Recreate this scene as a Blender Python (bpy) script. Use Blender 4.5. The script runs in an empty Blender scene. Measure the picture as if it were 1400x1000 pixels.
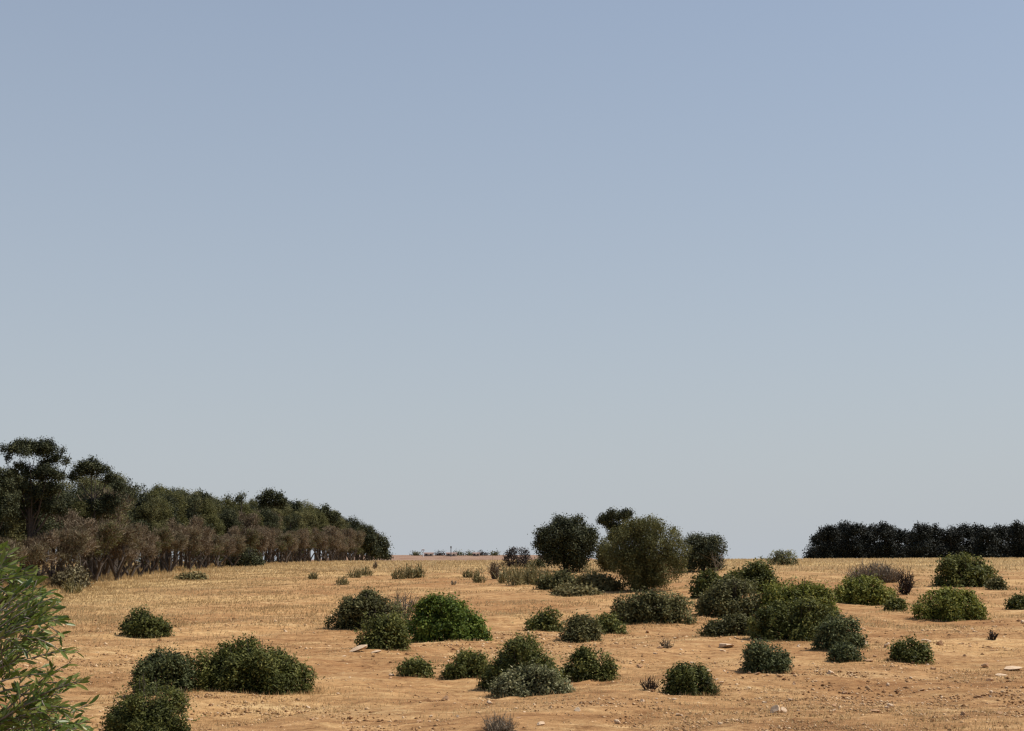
import bpy, math
import numpy as np
from mathutils import Vector, Matrix

SC = bpy.context.scene
COL = SC.collection
R = math.radians
# ------------------------------------------------------------------ camera
F = 1923.0
PITCH = math.atan(275 / F)
CAM_H = 2.4
cam_d = bpy.data.cameras.new('camera')
cam_d.sensor_width = 36.0
cam_d.lens = 36.0 * F / 1400.0
cam_d.clip_start = 0.05
cam_d.clip_end = 20000
cam = bpy.data.objects.new('camera', cam_d)
cam.location = (0, 0, CAM_H)
cam.rotation_euler = (R(90) + PITCH, 0, 0)
COL.objects.link(cam)
SC.camera = cam
SC.cycles.pixel_filter_type = 'BLACKMAN_HARRIS'
SC.cycles.filter_width = 1.35
SC.cycles.max_bounces = 6
SC.cycles.transparent_max_bounces = 4
# ------------------------------------------------------------------ sky and sun
SUN_EL, SUN_AZ = R(56), R(80)            # azimuth from +Y towards +X
w = bpy.data.worlds.new('World')
SC.world = w
w.use_nodes = True
nt = w.node_tree
bg = nt.nodes['Background']
sky = nt.nodes.new('ShaderNodeTexSky')
sky.sky_type = 'NISHITA'
sky.sun_disc = False
sky.sun_elevation = SUN_EL
sky.sun_rotation = SUN_AZ
sky.altitude = 0
sky.air_density = 1.0
sky.dust_density = 1.0
sky.ozone_density = 1.0
HZ = 0.60
HAZE = (.478, .513, .552)
hs = nt.nodes.new('ShaderNodeHueSaturation')
hs.inputs['Saturation'].default_value = 1.22
hs.inputs['Value'].default_value = 1.22
nt.links.new(sky.outputs[0], hs.inputs['Color'])
# summer haze: the sky pales evenly towards the horizon, all the way round
wtc = nt.nodes.new('ShaderNodeTexCoord')
wsep = nt.nodes.new('ShaderNodeSeparateXYZ')
nt.links.new(wtc.outputs['Generated'], wsep.inputs[0])


def wmath(op, a, b=None, clamp=False):
    n = nt.nodes.new('ShaderNodeMath'); n.operation = op; n.use_clamp = clamp
    if isinstance(a, (int, float)): n.inputs[0].default_value = a
    else: nt.links.new(a, n.inputs[0])
    if b is not None:
        if isinstance(b, (int, float)): n.inputs[1].default_value = b
        else: nt.links.new(b, n.inputs[1])
    return n.outputs[0]


wf = wmath('EXPONENT', wmath('DIVIDE', wmath('MAXIMUM', wsep.outputs[2], 0.0), -HZ), clamp=True)
wmix = nt.nodes.new('ShaderNodeMix'); wmix.data_type = 'RGBA'
nt.links.new(wf, wmix.inputs[0])
nt.links.new(hs.outputs[0], wmix.inputs[6])
wmix.inputs[7].default_value = (*[c / 0.1 for c in HAZE], 1)
nt.links.new(wmix.outputs[2], bg.inputs['Color'])
bg.inputs['Strength'].default_value = 0.092
sl = bpy.data.lights.new('sun', 'SUN')
sl.energy = 5.0
sl.angle = R(0.55)
sl.color = (1.0, 0.93, 0.83)
so = bpy.data.objects.new('sun', sl)
so.rotation_euler = Vector((math.sin(SUN_AZ) * math.cos(SUN_EL), math.cos(SUN_AZ) * math.cos(SUN_EL), math.sin(SUN_EL))).to_track_quat('Z', 'Y').to_euler()
COL.objects.link(so)
vs = SC.view_settings
vs.view_transform = 'Standard'
vs.look = 'None'
vs.exposure = 0.12
vs.gamma = 1.0
vs.use_curve_mapping = False

# ------------------------------------------------------------------ terrain heights
_rows = [(1000, 18), (950, 24), (900, 34), (875, 42), (850, 52), (825, 68), (805, 85), (790, 105), (780, 125), (772, 155), (768.3, 190)]
_D = np.array([-4000, 0, 10] + [d for r, d in _rows] + [225, 270, 340, 700, 1400, 2200, 6000], float)
_Z = np.array([0.3, 0.3, 0.3] + [CAM_H + d * math.tan(PITCH - math.atan((r - 500) / F)) for r, d in _rows] + [3.35, 3.1, 2.9, 3.0, 3.2, 3.0, 0.0])


def _smoothz(y):
    y = np.asarray(y, float)
    s = 0
    for k, wt in ((-1.0, .2), (-.5, .2), (0, .2), (.5, .2), (1.0, .2)):
        s = s + wt * np.interp(y + k * np.clip(0.05 * np.abs(y), 1.0, 40), _D, _Z)
    return s


def ss(a, b, x):
    t = np.clip((np.asarray(x, float) - a) / (b - a), 0, 1)
    return t * t * (3 - 2 * t)


def ground(x, y):
    x = np.asarray(x, float); y = np.asarray(y, float)
    z = _smoothz(y)
    z = z + 0.0045 * np.clip(x, -60, 90) * ss(60, 190, y) * (1 - ss(300, 600, y))
    near = 1 - ss(120, 260, y)
    z = z + near * (0.055 * np.sin(x * .42 + 1.3 + .25 * y) * np.cos(y * .31 + .5) + 0.04 * np.sin(x * .93 - y * .55) + 0.025 * np.sin(x * 1.9 + 2 * np.cos(y * .7)))
    # low far rise behind the crest
    a = x / np.maximum(y, 50)
    z = z + 9.3 * ss(800, 1250, y) * ss(-.19, -.10, a) * (1 - ss(.03, .10, a)) * (1 - ss(1500, 2500, y))
    return z


def hit(px, row):
    """the ground point seen at a pixel of the photograph"""
    v = Vector(((px - 700) / F, -(row - 500) / F, -1.0))
    v = cam.rotation_euler.to_matrix() @ v
    t = np.linspace(8, 420, 8000)
    zs = CAM_H + v.z * t - ground(v.x * t, v.y * t)
    i = np.argmax(zs < 0)
    if zs[i] >= 0: i = np.argmin(zs[:4000])
    return v.x * t[i], v.y * t[i]


def above(px, row, y):
    """height above sea of a pixel's ray at distance y, and its x"""
    v = cam.rotation_euler.to_matrix() @ Vector(((px - 700) / F, -(row - 500) / F, -1.0))
    return v.x * y / v.y, CAM_H + v.z * y / v.y


# ------------------------------------------------------------------ object helpers
def tag(o, label=None, cat=None, group=None, kind=None):
    if label: o['label'] = label
    if cat: o['category'] = cat
    if group: o['group'] = group
    if kind: o['kind'] = kind
    return o


def empty(name, loc, label, cat, group=None, rz=0):
    o = bpy.data.objects.new(name, None)
    o.empty_display_size = .2
    o.location = loc
    o.rotation_euler = (0, 0, rz)
    COL.objects.link(o)
    return tag(o, label, cat, group)


def link(name, me, parent=None, mat=None):
    o = bpy.data.objects.new(name, me)
    if mat is not None and not me.materials: me.materials.append(mat)
    COL.objects.link(o)
    if parent: o.parent = parent
    return o


def np_mesh(name, V, faces, k, tint=None, smooth=False):
    """V (n,3), faces (m,k) index array"""
    me = bpy.data.meshes.new(name)
    m = len(faces)
    me.vertices.add(len(V)); me.vertices.foreach_set('co', np.ascontiguousarray(V, np.float32).ravel())
    me.loops.add(m * k); me.loops.foreach_set('vertex_index', np.ascontiguousarray(faces, np.int32).ravel())
    me.polygons.add(m)
    me.polygons.foreach_set('loop_start', np.arange(0, m * k, k, dtype=np.int32))
    me.polygons.foreach_set('loop_total', np.full(m, k, np.int32))
    if smooth: me.polygons.foreach_set('use_smooth', np.ones(m, bool))
    me.update(calc_edges=True)
    if tint is not None:
        a = me.attributes.new('tint', 'FLOAT', 'FACE')
        a.data.foreach_set('value', np.ascontiguousarray(tint, np.float32))
    return me


class Tubes:
    def __init__(s): s.V = []; s.Fc = []; s.n = 0

    def add(s, pts, rad, sides=5):
        pts = np.asarray(pts, float); rad = np.asarray(rad, float)
        T = np.gradient(pts, axis=0); T /= np.linalg.norm(T, axis=1)[:, None] + 1e-9
        ref = np.array([0.31, 0.95, 0.05]) if abs(T[0][2]) > .5 else np.array([0, 0, 1.0])
        A = np.cross(T, ref); A /= np.linalg.norm(A, axis=1)[:, None] + 1e-9
        B = np.cross(T, A)
        th = np.arange(sides) * 2 * math.pi / sides
        ring = pts[:, None] + rad[:, None, None] * (np.cos(th)[None, :, None] * A[:, None] + np.sin(th)[None, :, None] * B[:, None])
        m = len(pts)
        s.V.append(ring.reshape(-1, 3))
        i = np.arange(m - 1)[:, None] * sides; j = np.arange(sides)[None]; j2 = (j + 1) % sides
        f = np.stack([i + j, i + j2, i + sides + j2, i + sides + j], -1).reshape(-1, 4) + s.n
        s.Fc.append(f); s.n += m * sides

    def mesh(s, name): return np_mesh(name, np.vstack(s.V), np.vstack(s.Fc), 4, smooth=True)


def unit(v): return v / (np.linalg.norm(v, axis=-1, keepdims=True) + 1e-9)


def leaves(P, N, L, W, rng, out=.5, up=.2):
    """a kite-shaped leaf for every point: P centres, N outward, L length, W width"""
    n = len(P)
    U = unit(N * .75 + rng.normal(size=(n, 3)) * .55 + np.array([0, 0, .35]))
    D = rng.normal(size=(n, 3)) * .7 + N * out + np.array([0, 0, up])
    D = unit(D - (D * U).sum(1)[:, None] * U)
    S = np.cross(U, D)
    L = (L * rng.uniform(.7, 1.25, n))[:, None]; W = (W * rng.uniform(.7, 1.25, n))[:, None]
    a = P - D * L * .5; b = P + S * W * .5 + U * W * .1; c = P + D * L * .5; d = P - S * W * .5 + U * W * .1
    return np.stack([a, b, c, d], 1).reshape(-1, 3)


def leaf_mesh(name, V, tint):
    return np_mesh(name, V, np.arange(len(V)).reshape(-1, 4), 4, tint=tint)


# ------------------------------------------------------------------ materials
def base(name):
    m = bpy.data.materials.new(name); m.use_nodes = True
    t = m.node_tree
    return m, t, t.nodes['Principled BSDF'], t.nodes['Material Output']


def ramp(t, cols):
    r = t.nodes.new('ShaderNodeValToRGB')
    e = r.color_ramp.elements
    e[0].position, e[0].color = cols[0][0], (*cols[0][1], 1)
    e[1].position, e[1].color = cols[-1][0], (*cols[-1][1], 1)
    for p, c in cols[1:-1]:
        x = e.new(p); x.color = (*c, 1)
    return r


def noise(t, scale, detail=4, rough=.55, coord=None, dist=0):
    n = t.nodes.new('ShaderNodeTexNoise')
    n.inputs['Scale'].default_value = scale; n.inputs['Detail'].default_value = detail
    n.inputs['Roughness'].default_value = rough; n.inputs['Distortion'].default_value = dist
    if coord is not None: t.links.new(coord, n.inputs['Vector'])
    return n


def foliage(name, dark, mid, light, rough=.65, trans=.3, spec=.16):
    m, t, p, out = base(name)
    at = t.nodes.new('ShaderNodeAttribute'); at.attribute_name = 'tint'
    oi = t.nodes.new('ShaderNodeObjectInfo')
    ma = t.nodes.new('ShaderNodeMath'); ma.operation = 'MULTIPLY_ADD'
    ma.inputs[1].default_value = .14; ma.inputs[2].default_value = -.07
    t.links.new(oi.outputs['Random'], ma.inputs[0])
    ad = t.nodes.new('ShaderNodeMath'); ad.operation = 'ADD'
    t.links.new(at.outputs['Fac'], ad.inputs[0]); t.links.new(ma.outputs[0], ad.inputs[1])
    r = ramp(t, [(0, dark), (.5, mid), (1, light)])
    t.links.new(ad.outputs[0], r.inputs[0])
    t.links.new(r.outputs[0], p.inputs['Base Color'])
    p.inputs['Roughness'].default_value = rough
    p.inputs['Specular IOR Level'].default_value = spec
    tr = t.nodes.new('ShaderNodeBsdfTranslucent'); t.links.new(r.outputs[0], tr.inputs[0])
    mx = t.nodes.new('ShaderNodeMixShader'); mx.inputs[0].default_value = trans
    t.links.new(p.outputs[0], mx.inputs[1]); t.links.new(tr.outputs[0], mx.inputs[2])
    t.links.new(mx.outputs[0], out.inputs[0])
    return m


def solid(name, cols, scale=6, rough=.9, bump=.0):
    m, t, p, out = base(name)
    tc = t.nodes.new('ShaderNodeTexCoord')
    n = noise(t, scale, 5, .6, tc.outputs['Object'])
    r = ramp(t, [(.3, cols[0]), (.7, cols[1])])
    t.links.new(n.outputs[0], r.inputs[0]); t.links.new(r.outputs[0], p.inputs['Base Color'])
    p.inputs['Roughness'].default_value = rough
    if bump:
        b = t.nodes.new('ShaderNodeBump'); b.inputs['Strength'].default_value = bump
        t.links.new(n.outputs[0], b.inputs['Height']); t.links.new(b.outputs[0], p.inputs['Normal'])
    return m


M = {}
M['mastic'] = foliage('mastic_leaves', (.022, .028, .007), (.088, .098, .023), (.26, .25, .072))
M['green'] = foliage('fresh_green_leaves', (.018, .038, .006), (.095, .14, .02), (.24, .28, .055))
M['lime'] = foliage('yellow_green_leaves', (.036, .046, .008), (.145, .158, .026), (.34, .32, .085))
M['blue'] = foliage('bluish_green_leaves', (.022, .03, .012), (.078, .092, .034), (.23, .24, .10))
M['grey'] = foliage('grey_green_leaves', (.045, .05, .02), (.18, .18, .085), (.42, .40, .23))
M['wild'] = foliage('olive_green_leaves', (.034, .037, .011), (.10, .10, .033), (.21, .195, .075))
M['dull'] = foliage('dull_olive_leaves', (.03, .032, .012), (.105, .102, .038), (.27, .25, .11))
M['pine'] = foliage('pine_needles', (.014, .018, .008), (.044, .05, .021), (.115, .115, .048), trans=.1)
M['cypress'] = foliage('dark_evergreen_needles', (.007, .009, .007), (.018, .021, .015), (.038, .041, .028), trans=.05, spec=.15)
M['brown'] = foliage('dry_brown_leaves', (.065, .046, .03), (.175, .128, .083), (.32, .26, .17), trans=.15)
M['olivebrown'] = foliage('olive_brown_leaves', (.05, .042, .022), (.135, .112, .06), (.27, .235, .13), trans=.15)
M['redbrown'] = foliage('dark_reddish_leaves', (.018, .012, .01), (.04, .026, .02), (.075, .055, .035), trans=.1)
M['dead'] = foliage('dead_grey_twigs', (.08, .06, .04), (.17, .135, .095), (.28, .24, .18), trans=.1)
M['weed'] = foliage('pale_green_weeds', (.09, .08, .03), (.19, .165, .07), (.32, .27, .14), trans=.2)
M['straw'] = foliage('dry_straw', (.27, .17, .075), (.47, .33, .16), (.64, .50, .28), rough=.85, trans=.45, spec=.1)
M['olive'] = foliage('olive_leaf_green', (.03, .06, .008), (.10, .15, .022), (.33, .37, .12), rough=.42, trans=.3, spec=.5)
M['bark'] = solid('dark_bark', [(.035, .026, .02), (.085, .065, .05)], 8, bump=.4)
M['greybark'] = solid('grey_bark', [(.09, .075, .06), (.2, .17, .14)], 20, bump=.4)
M['stone'] = solid('pale_limestone', [(.40, .26, .15), (.62, .47, .32)], 5, bump=.5)
M['redstone'] = solid('soil_stained_stone', [(.26, .13, .06), (.44, .27, .14)], 6, bump=.5)
M['whitestone'] = solid('white_stone', [(.48, .34, .21), (.68, .52, .35)], 6, bump=.5)


def soil_material():
    m, t, p, out = base('dry_field_soil')
    tc = t.nodes.new('ShaderNodeTexCoord'); P = tc.outputs['Object']
    sep = t.nodes.new('ShaderNodeSeparateXYZ'); t.links.new(P, sep.inputs[0])
    big = noise(t, .085, 5, .62, P, .8)
    mid = noise(t, .45, 6, .65, P, .3)
    fine = noise(t, 4.0, 8, .72, P)
    mp = t.nodes.new('ShaderNodeMapping'); mp.inputs['Scale'].default_value = (.30, 1.5, 1); mp.inputs['Rotation'].default_value = (0, 0, .06)
    t.links.new(P, mp.inputs[0])
    rows = noise(t, 1.3, 5, .6, mp.outputs[0], .2)
    soil = ramp(t, [(.37, (.17, .083, .034)), (.45, (.315, .174, .075)), (.53, (.385, .232, .105)), (.62, (.50, .345, .175))])
    straw = ramp(t, [(.36, (.28, .178, .078)), (.5, (.41, .285, .132)), (.62, (.52, .385, .195))])

    def mixf(a, b, f):
        n = t.nodes.new('ShaderNodeMix'); n.data_type = 'FLOAT'; n.inputs[0].default_value = f
        t.links.new(a, n.inputs[2]); t.links.new(b, n.inputs[3]); return n.outputs[0]
    v = mixf(mixf(mid.outputs[0], fine.outputs[0], .5), rows.outputs[0], .35)
    t.links.new(v, soil.inputs[0]); t.links.new(v, straw.inputs[0])
    # grass cover grows with distance up the slope and towards the wood
    dy = t.nodes.new('ShaderNodeMapRange'); dy.inputs[1].default_value = 70; dy.inputs[2].default_value = 160
    t.links.new(sep.outputs[1], dy.inputs[0])
    dx = t.nodes.new('ShaderNodeMapRange'); dx.inputs[1].default_value = -8; dx.inputs[2].default_value = -24
    t.links.new(sep.outputs[0], dx.inputs[0])
    mxx = t.nodes.new('ShaderNodeMath'); mxx.operation = 'MAXIMUM'
    t.links.new(dy.outputs[0], mxx.inputs[0]); t.links.new(dx.outputs[0], mxx.inputs[1])
    s = t.nodes.new('ShaderNodeMath'); s.operation = 'MULTIPLY_ADD'; s.inputs[1].default_value = 1.1; s.inputs[2].default_value = -.75
    t.links.new(big.outputs[0], s.inputs[0])
    s2 = t.nodes.new('ShaderNodeMath'); s2.operation = 'ADD'; s2.use_clamp = True
    t.links.new(mxx.outputs[0], s2.inputs[0]); t.links.new(s.outputs[0], s2.inputs[1])
    mc = t.nodes.new('ShaderNodeMix'); mc.data_type = 'RGBA'
    t.links.new(s2.outputs[0], mc.inputs[0]); t.links.new(soil.outputs[0], mc.inputs[6]); t.links.new(straw.outputs[0], mc.inputs[7])
    # far reddish ploughed land
    fr = t.nodes.new('ShaderNodeMapRange'); fr.inputs[1].default_value = 500; fr.inputs[2].default_value = 800
    t.links.new(sep.outputs[1], fr.inputs[0])
    m2 = t.nodes.new('ShaderNodeMix'); m2.data_type = 'RGBA'; m2.inputs[7].default_value = (.27, .175, .125, 1)
    t.links.new(fr.outputs[0], m2.inputs[0]); t.links.new(mc.outputs[2], m2.inputs[6])
    # broad tonal patches
    br = ramp(t, [(.38, (.82, .75, .70)), (.5, (.97, .96, .95)), (.60, (1.12, 1.14, 1.12))]); t.links.new(big.outputs[0], br.inputs[0])
    m3 = t.nodes.new('ShaderNodeMix'); m3.data_type = 'RGBA'; m3.blend_type = 'MULTIPLY'; m3.inputs[0].default_value = 1
    t.links.new(m2.outputs[2], m3.inputs[6]); t.links.new(br.outputs[0], m3.inputs[7])
    gr = noise(t, 2.3, 9, .8, P, .4)
    g2 = noise(t, 11, 3, .6, P)
    gm = mixf(gr.outputs[0], g2.outputs[0], .22)
    gc = ramp(t, [(.40, (.44, .35, .28)), (.47, (.88, .86, .84)), (.55, (1.06, 1.05, 1.04)), (.64, (1.55, 1.62, 1.68))]); t.links.new(gm, gc.inputs[0])
    m4 = t.nodes.new('ShaderNodeMix'); m4.data_type = 'RGBA'; m4.blend_type = 'MULTIPLY'; m4.inputs[0].default_value = .85
    t.links.new(m3.outputs[2], m4.inputs[6]); t.links.new(gc.outputs[0], m4.inputs[7])
    t.links.new(m4.outputs[2], p.inputs['Base Color'])
    p.inputs['Roughness'].default_value = .95; p.inputs['Specular IOR Level'].default_value = .1
    b = t.nodes.new('ShaderNodeBump'); b.inputs['Strength'].default_value = .8; b.inputs['Distance'].default_value = .16
    t.links.new(mixf(v, gm, .5), b.inputs['Height']); t.links.new(b.outputs[0], p.inputs['Normal'])
    return m


# ------------------------------------------------------------------ the ground
def axis(lo, hi, step, far_lo, far_hi, g=1.12):
    a = list(np.arange(lo, hi + 1e-6, step)); s = step; x = hi
    while x < far_hi: s *= g; x += s; a.append(x)
    s = step; x = lo; pre = []
    while x > far_lo: s *= g; x -= s; pre.append(x)
    return np.array(pre[::-1] + a)


rg = np.random.default_rng(5)
xs = axis(-26, 26, .22, -4000, 4000)
ys = axis(14, 75, .2, -600, 7000, 1.018)
X, Y = np.meshgrid(xs, ys)
Z = ground(X, Y)
nearm = (1 - ss(60, 110, Y)) * ss(5, 14, Y) * (1 - ss(24, 32, np.abs(X)))
rough = rg.normal(size=X.shape)
rough = (rough + np.roll(rough, 1, 0) + np.roll(rough, 1, 1) + np.roll(rough, (1, 1), (0, 1))) / 2
pit = np.clip(rg.normal(size=X.shape) - 2.0, 0, 1)
Z += nearm * (.013 * rough + .05 * pit)
ny, nx = X.shape
i = np.arange(ny - 1)[:, None] * nx + np.arange(nx - 1)[None]
fc = np.stack([i, i + 1, i + nx + 1, i + nx], -1).reshape(-1, 4)
SOIL = soil_material()
g = link('ground', np_mesh('ground', np.stack([X, Y, Z], -1).reshape(-1, 3), fc, 4, smooth=True), mat=SOIL)
tag(g, 'dry sandy brown field rising gently to a straw coloured crest', kind='structure')


# ------------------------------------------------------------------ shrubs
def prof_fn(pts):
    if pts is None: return None
    a = np.array(pts, float)
    return lambda x: np.interp(x, a[:, 0], a[:, 1])


def sublobes(C, Rr, N, n, k, leaf, rng, sig, tmean, tvar, inner=.22, up=.35):
    """clumps of leaves over the shells of many small lobes: C centres, Rr radii, N outward direction of each lobe"""
    nc = max(20, int(n / k))
    pr = Rr ** 2; pr = pr / pr.sum()
    li = rng.choice(len(C), nc, p=pr)
    D = unit(rng.normal(size=(nc, 3)) + N[li] * .75 + [0, 0, up])
    r = np.where(rng.random(nc) < inner, rng.uniform(.2, .8, nc), 1 - np.abs(rng.normal(size=nc)) * .13)
    P = C[li] + D * (r * Rr[li])[:, None]
    ct = tmean + (tvar * rng.normal(size=len(C)))[li] + rng.normal(size=nc) * .20
    PP = np.repeat(P, k, 0) + rng.normal(size=(nc * k, 3)) * leaf * sig
    return PP, np.repeat(D, k, 0), np.repeat(ct, k) + rng.normal(size=nc * k) * .10


def shrub_cloud(wd, dp, ht, n_px, rng, prof=None, leaf=.06, aspect=.5, lump=.16, ragged=1.0, tuck=.12, tuftiness=1.0, tmean=.47, nl=36):
    """leaves of a dome-shaped bush, base at z=0; returns vertices and a tint per leaf"""
    q = prof_fn(prof)
    nb = 14
    Bd = unit(rng.normal(size=(nb, 3)) + [0, 0, .2]); Ba = rng.normal(size=nb) * (.5 + lump) * .30; Bw = rng.uniform(6, 26, nb)

    def shape(D, r):
        r = r * np.clip(1 + (Ba[None] * np.exp(Bw[None] * (D @ Bd.T - 1))).sum(1), .80, 1.13)
        s = np.abs(D[:, 2]); tk = 1 - tuck * (1 - np.clip(s / .35, 0, 1)) ** 2
        hq = 1.0
        if q is not None:
            xx = np.clip(D[:, 0] * r, -.97, .97)
            hq = q(xx) / np.sqrt(1 - xx ** 2)
        return np.stack([D[:, 0] * r * wd * .5 * tk, D[:, 1] * r * dp * .5 * tk, s * r * ht * hq], -1)
    D = unit(rng.normal(size=(nl, 3))); D[:, 2] = np.abs(D[:, 2])
    rad = rng.uniform(.11, .30, nl) * (.6 + lump * 2.2)
    size = (wd * dp * ht * 2) ** (1 / 3) * .5
    r = np.where(rng.random(nl) < .25, rng.uniform(.3, .7, nl), 1.0 - rad * rng.uniform(.75, 1.25, nl))
    C = shape(D, r)
    nz = rng.normal(size=nl)
    PP, NN, TT = sublobes(C, rad * size * 1.12, D, n_px * .8, 8, leaf, rng, .8 * tuftiness, tmean, .10)
    # thinner filling between the lobes
    m = int(n_px * .15 / 8)
    Df = unit(rng.normal(size=(m, 3))); Df[:, 2] = np.abs(Df[:, 2])
    Pf = shape(Df, rng.uniform(.45, .9, m))
    PP = np.vstack([PP, np.repeat(Pf, 8, 0) + rng.normal(size=(m * 8, 3)) * leaf * 1.6]); NN = np.vstack([NN, np.repeat(Df, 8, 0)])
    TT = np.concatenate([TT, rng.normal(tmean - .1, .12, m * 8)])
    # ragged shoots standing out of the outline
    ns = int(24 * ragged * (1 + wd))
    Ds = unit(rng.normal(size=(ns, 3)) * [1, 1, .6] + [0, 0, .5]); Ds[:, 2] = np.abs(Ds[:, 2])
    S0 = shape(Ds, np.full(ns, .93))
    dirv = unit(Ds * .7 + rng.normal(size=(ns, 3)) * .3 + [0, 0, .9])
    ln = (rng.uniform(.03, .16, ns) + .16 * (rng.random(ns) < .3) * rng.random(ns)) * ht * ragged
    tt = np.linspace(0, 1, 10)
    SP = (S0[:, None] + dirv[:, None] * (ln[:, None] * tt[None])[..., None]).reshape(-1, 3) + rng.normal(size=(ns * 10, 3)) * leaf * .5
    PP = np.vstack([PP, SP]); NN = np.vstack([NN, np.repeat(dirv, 10, 0)]); TT = np.concatenate([TT, np.repeat(rng.normal(tmean + .05, .12, ns), 10)])
    PP[:, 2] = np.maximum(PP[:, 2], .02)
    V = leaves(PP, NN, leaf, leaf * aspect, rng)
    return V, np.clip(TT, 0, 1)


def shrub(name, px, row, wpx, hpx, mat, label, cat='shrub', prof=None, seed=0, dens=1.0, depth=.85, stems=6, group=None, leafpx=3.3, lean=0, **kw):
    rng = np.random.default_rng(seed + int(px * 7 + row))
    x, y = hit(px, row)
    wd = wpx * y / F; dp = wd * depth
    y2 = y + dp * .42
    x2 = x * y2 / y
    wd *= y2 / y
    ht = hpx * y2 / F
    z = float(ground(x2, y2)) - .03
    # height so that the top lands on its row
    zt = above(px, row - hpx, y2)[1]
    ht = max(.1, zt - z) * .93
    leaf = leafpx * y2 / 1406.0
    n = int(dens * wpx * hpx * .535 * 4.6)
    FEET.append((x2, y2, wd, dp))
    root = empty(name, (x2, y2, z), label, cat, group)
    V, T = shrub_cloud(wd * 1.05, dp, ht, n, rng, prof, leaf, **kw)
    if lean: V[:, 0] += lean * V[:, 2]
    link('foliage', leaf_mesh('foliage', V, T), root, M[mat])
    tb = Tubes()
    for k in range(stems):
        a = rng.uniform(0, 2 * math.pi); rr = rng.uniform(.1, .62)
        e = np.array([math.cos(a) * rr * wd * .5, math.sin(a) * rr * dp * .5, ht * rng.uniform(.35, .75)])
        s0 = np.array([e[0] * .25, e[1] * .25, -.04])
        t = np.linspace(0, 1, 5)[:, None]
        pts = s0 + (e - s0) * t + np.array([0, 0, 1]) * (np.sin(t * math.pi) * -.05 * ht) + rng.normal(size=(5, 3)) * .02
        tb.add(pts, np.linspace(.028, .008, 5) * max(.6, wd) * .8, 4)
    for k in range(int(5 + 5 * wd)):         # bare shoots standing out of the leaves
        a = rng.uniform(0, 2 * math.pi); rr = rng.uniform(.2, .95)
        q_ = prof_fn(prof)(math.cos(a) * rr) if prof else math.sqrt(1 - rr * rr)
        e = np.array([math.cos(a) * rr * wd * .5, math.sin(a) * rr * dp * .4, ht * (q_ * .95 + rng.uniform(.0, .13))])
        s0 = e * [.6, .6, .45]; t = np.linspace(0, 1, 5)[:, None]
        tb.add(s0 + (e - s0) * t + rng.normal(size=(5, 3)) * .015, np.linspace(.4, .22, 5) * y2 / 1406, 3)
    link('stem', tb.mesh('stem'), root, M['bark'])
    return root


FEET = []
MID = 'bushes scattered over the dry field'
S = shrub
S('shrub', 196, 873, 66, 39, 'mastic', 'small dark bush standing alone on the bare slope nearest the brown wood', prof=[(-1, .25), (-.75, .55), (-.15, 1), (.2, .8), (.55, .62), (.85, .72), (1, .3)], ragged=1.3)
S('shrub', 227, 950, 78, 73, 'blue', 'rounded bluish green bush touching the left end of the widest mound bush', lump=.12, ragged=.6, depth=.95, tuck=.05, nl=60)
S('shrub', 347, 948, 172, 82, 'mastic', 'widest low mound bush with a peaked top and long right shoulder', prof=[(-1, .45), (-.8, .6), (-.4, .85), (-.1, 1.0), (.2, .9), (.6, .65), (.9, .42), (1, .2)], depth=.6, ragged=1.2, nl=64)
S('shrub', 194, 1018, 124, 98, 'mastic', 'dark ragged bush in the near corner beside the olive branches', ragged=1.5, prof=[(-1, .3), (-.6, .6), (-.2, .97), (.15, 1), (.6, .8), (1, .35)])
S('shrub', 504, 862, 118, 54, 'dull', 'wide dark grey-green bush behind a smaller one with dead twigs at its right end', prof=[(-1, .2), (-.6, .6), (-.1, 1), (.4, .85), (.75, .6), (1, .4)], depth=.55)
S('shrub', 524, 889, 66, 56, 'mastic', 'dark upright bush directly behind the flat pale slab of stone', ragged=1.4, prof=[(-1, .3), (-.7, .75), (0, .9), (.4, 1), (.8, .75), (1, .3)])
S('shrub', 611, 877, 104, 66, 'green', 'bright green flat-topped mound bush sloping down to the right', prof=[(-1, .30), (-.9, .62), (-.55, .95), (-.15, 1.0), (.15, .97), (.45, .62), (.75, .32), (1, .06)], lump=.10, ragged=.3, tuck=0, depth=.8, nl=90, dens=1.3)
S('shrub', 567, 927, 43, 29, 'mastic', 'little low bush alone on the stony soil below the bright green mound', ragged=1.2)
S('shrub', 638, 929, 62, 40, 'mastic', 'dark bush leaning against the left side of the big central pyramid bush', prof=[(-1, .25), (-.5, .65), (.2, 1), (.6, .85), (1, .7)])
S('shrub', 713, 945, 108, 80, 'mastic', 'big central pyramid-shaped dark green bush', seed=4, prof=[(-1, .28), (-.7, .5), (-.4, .72), (-.05, 1.04), (.15, 1.04), (.4, .68), (.8, .45), (1, .25)], ragged=1.3, nl=90, lump=.10)
S('shrub', 724, 953, 108, 46, 'grey', 'pale grey-green low bush growing at the foot of the big pyramid bush', prof=[(-1, .3), (-.5, .8), (0, 1), (.5, .9), (1, .4)], ragged=1.1, depth=.5)
S('shrub', 805, 933, 72, 50, 'mastic', 'compact dark bush right beside the big central pyramid bush', prof=[(-1, .5), (-.7, .8), (-.2, .95), (.5, 1), (.85, .7), (1, .3)])
S('shrub', 744, 863, 44, 33, 'mastic', 'small bush with a peak to one side, uphill of the pyramid bush', prof=[(-1, .25), (-.5, .5), (0, .75), (.5, 1), (.8, .8), (1, .4)], ragged=1.3)
S('shrub', 792, 878, 58, 40, 'dull', 'low dark bush with bare stems showing at its foot', ragged=1.3, tuck=.3)
S('shrub', 831, 867, 42, 27, 'mastic', 'small flat bush joined to the right side of the bare-footed one', prof=[(-1, .6), (-.4, 1), (.3, .75), (1, .25)])
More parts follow.
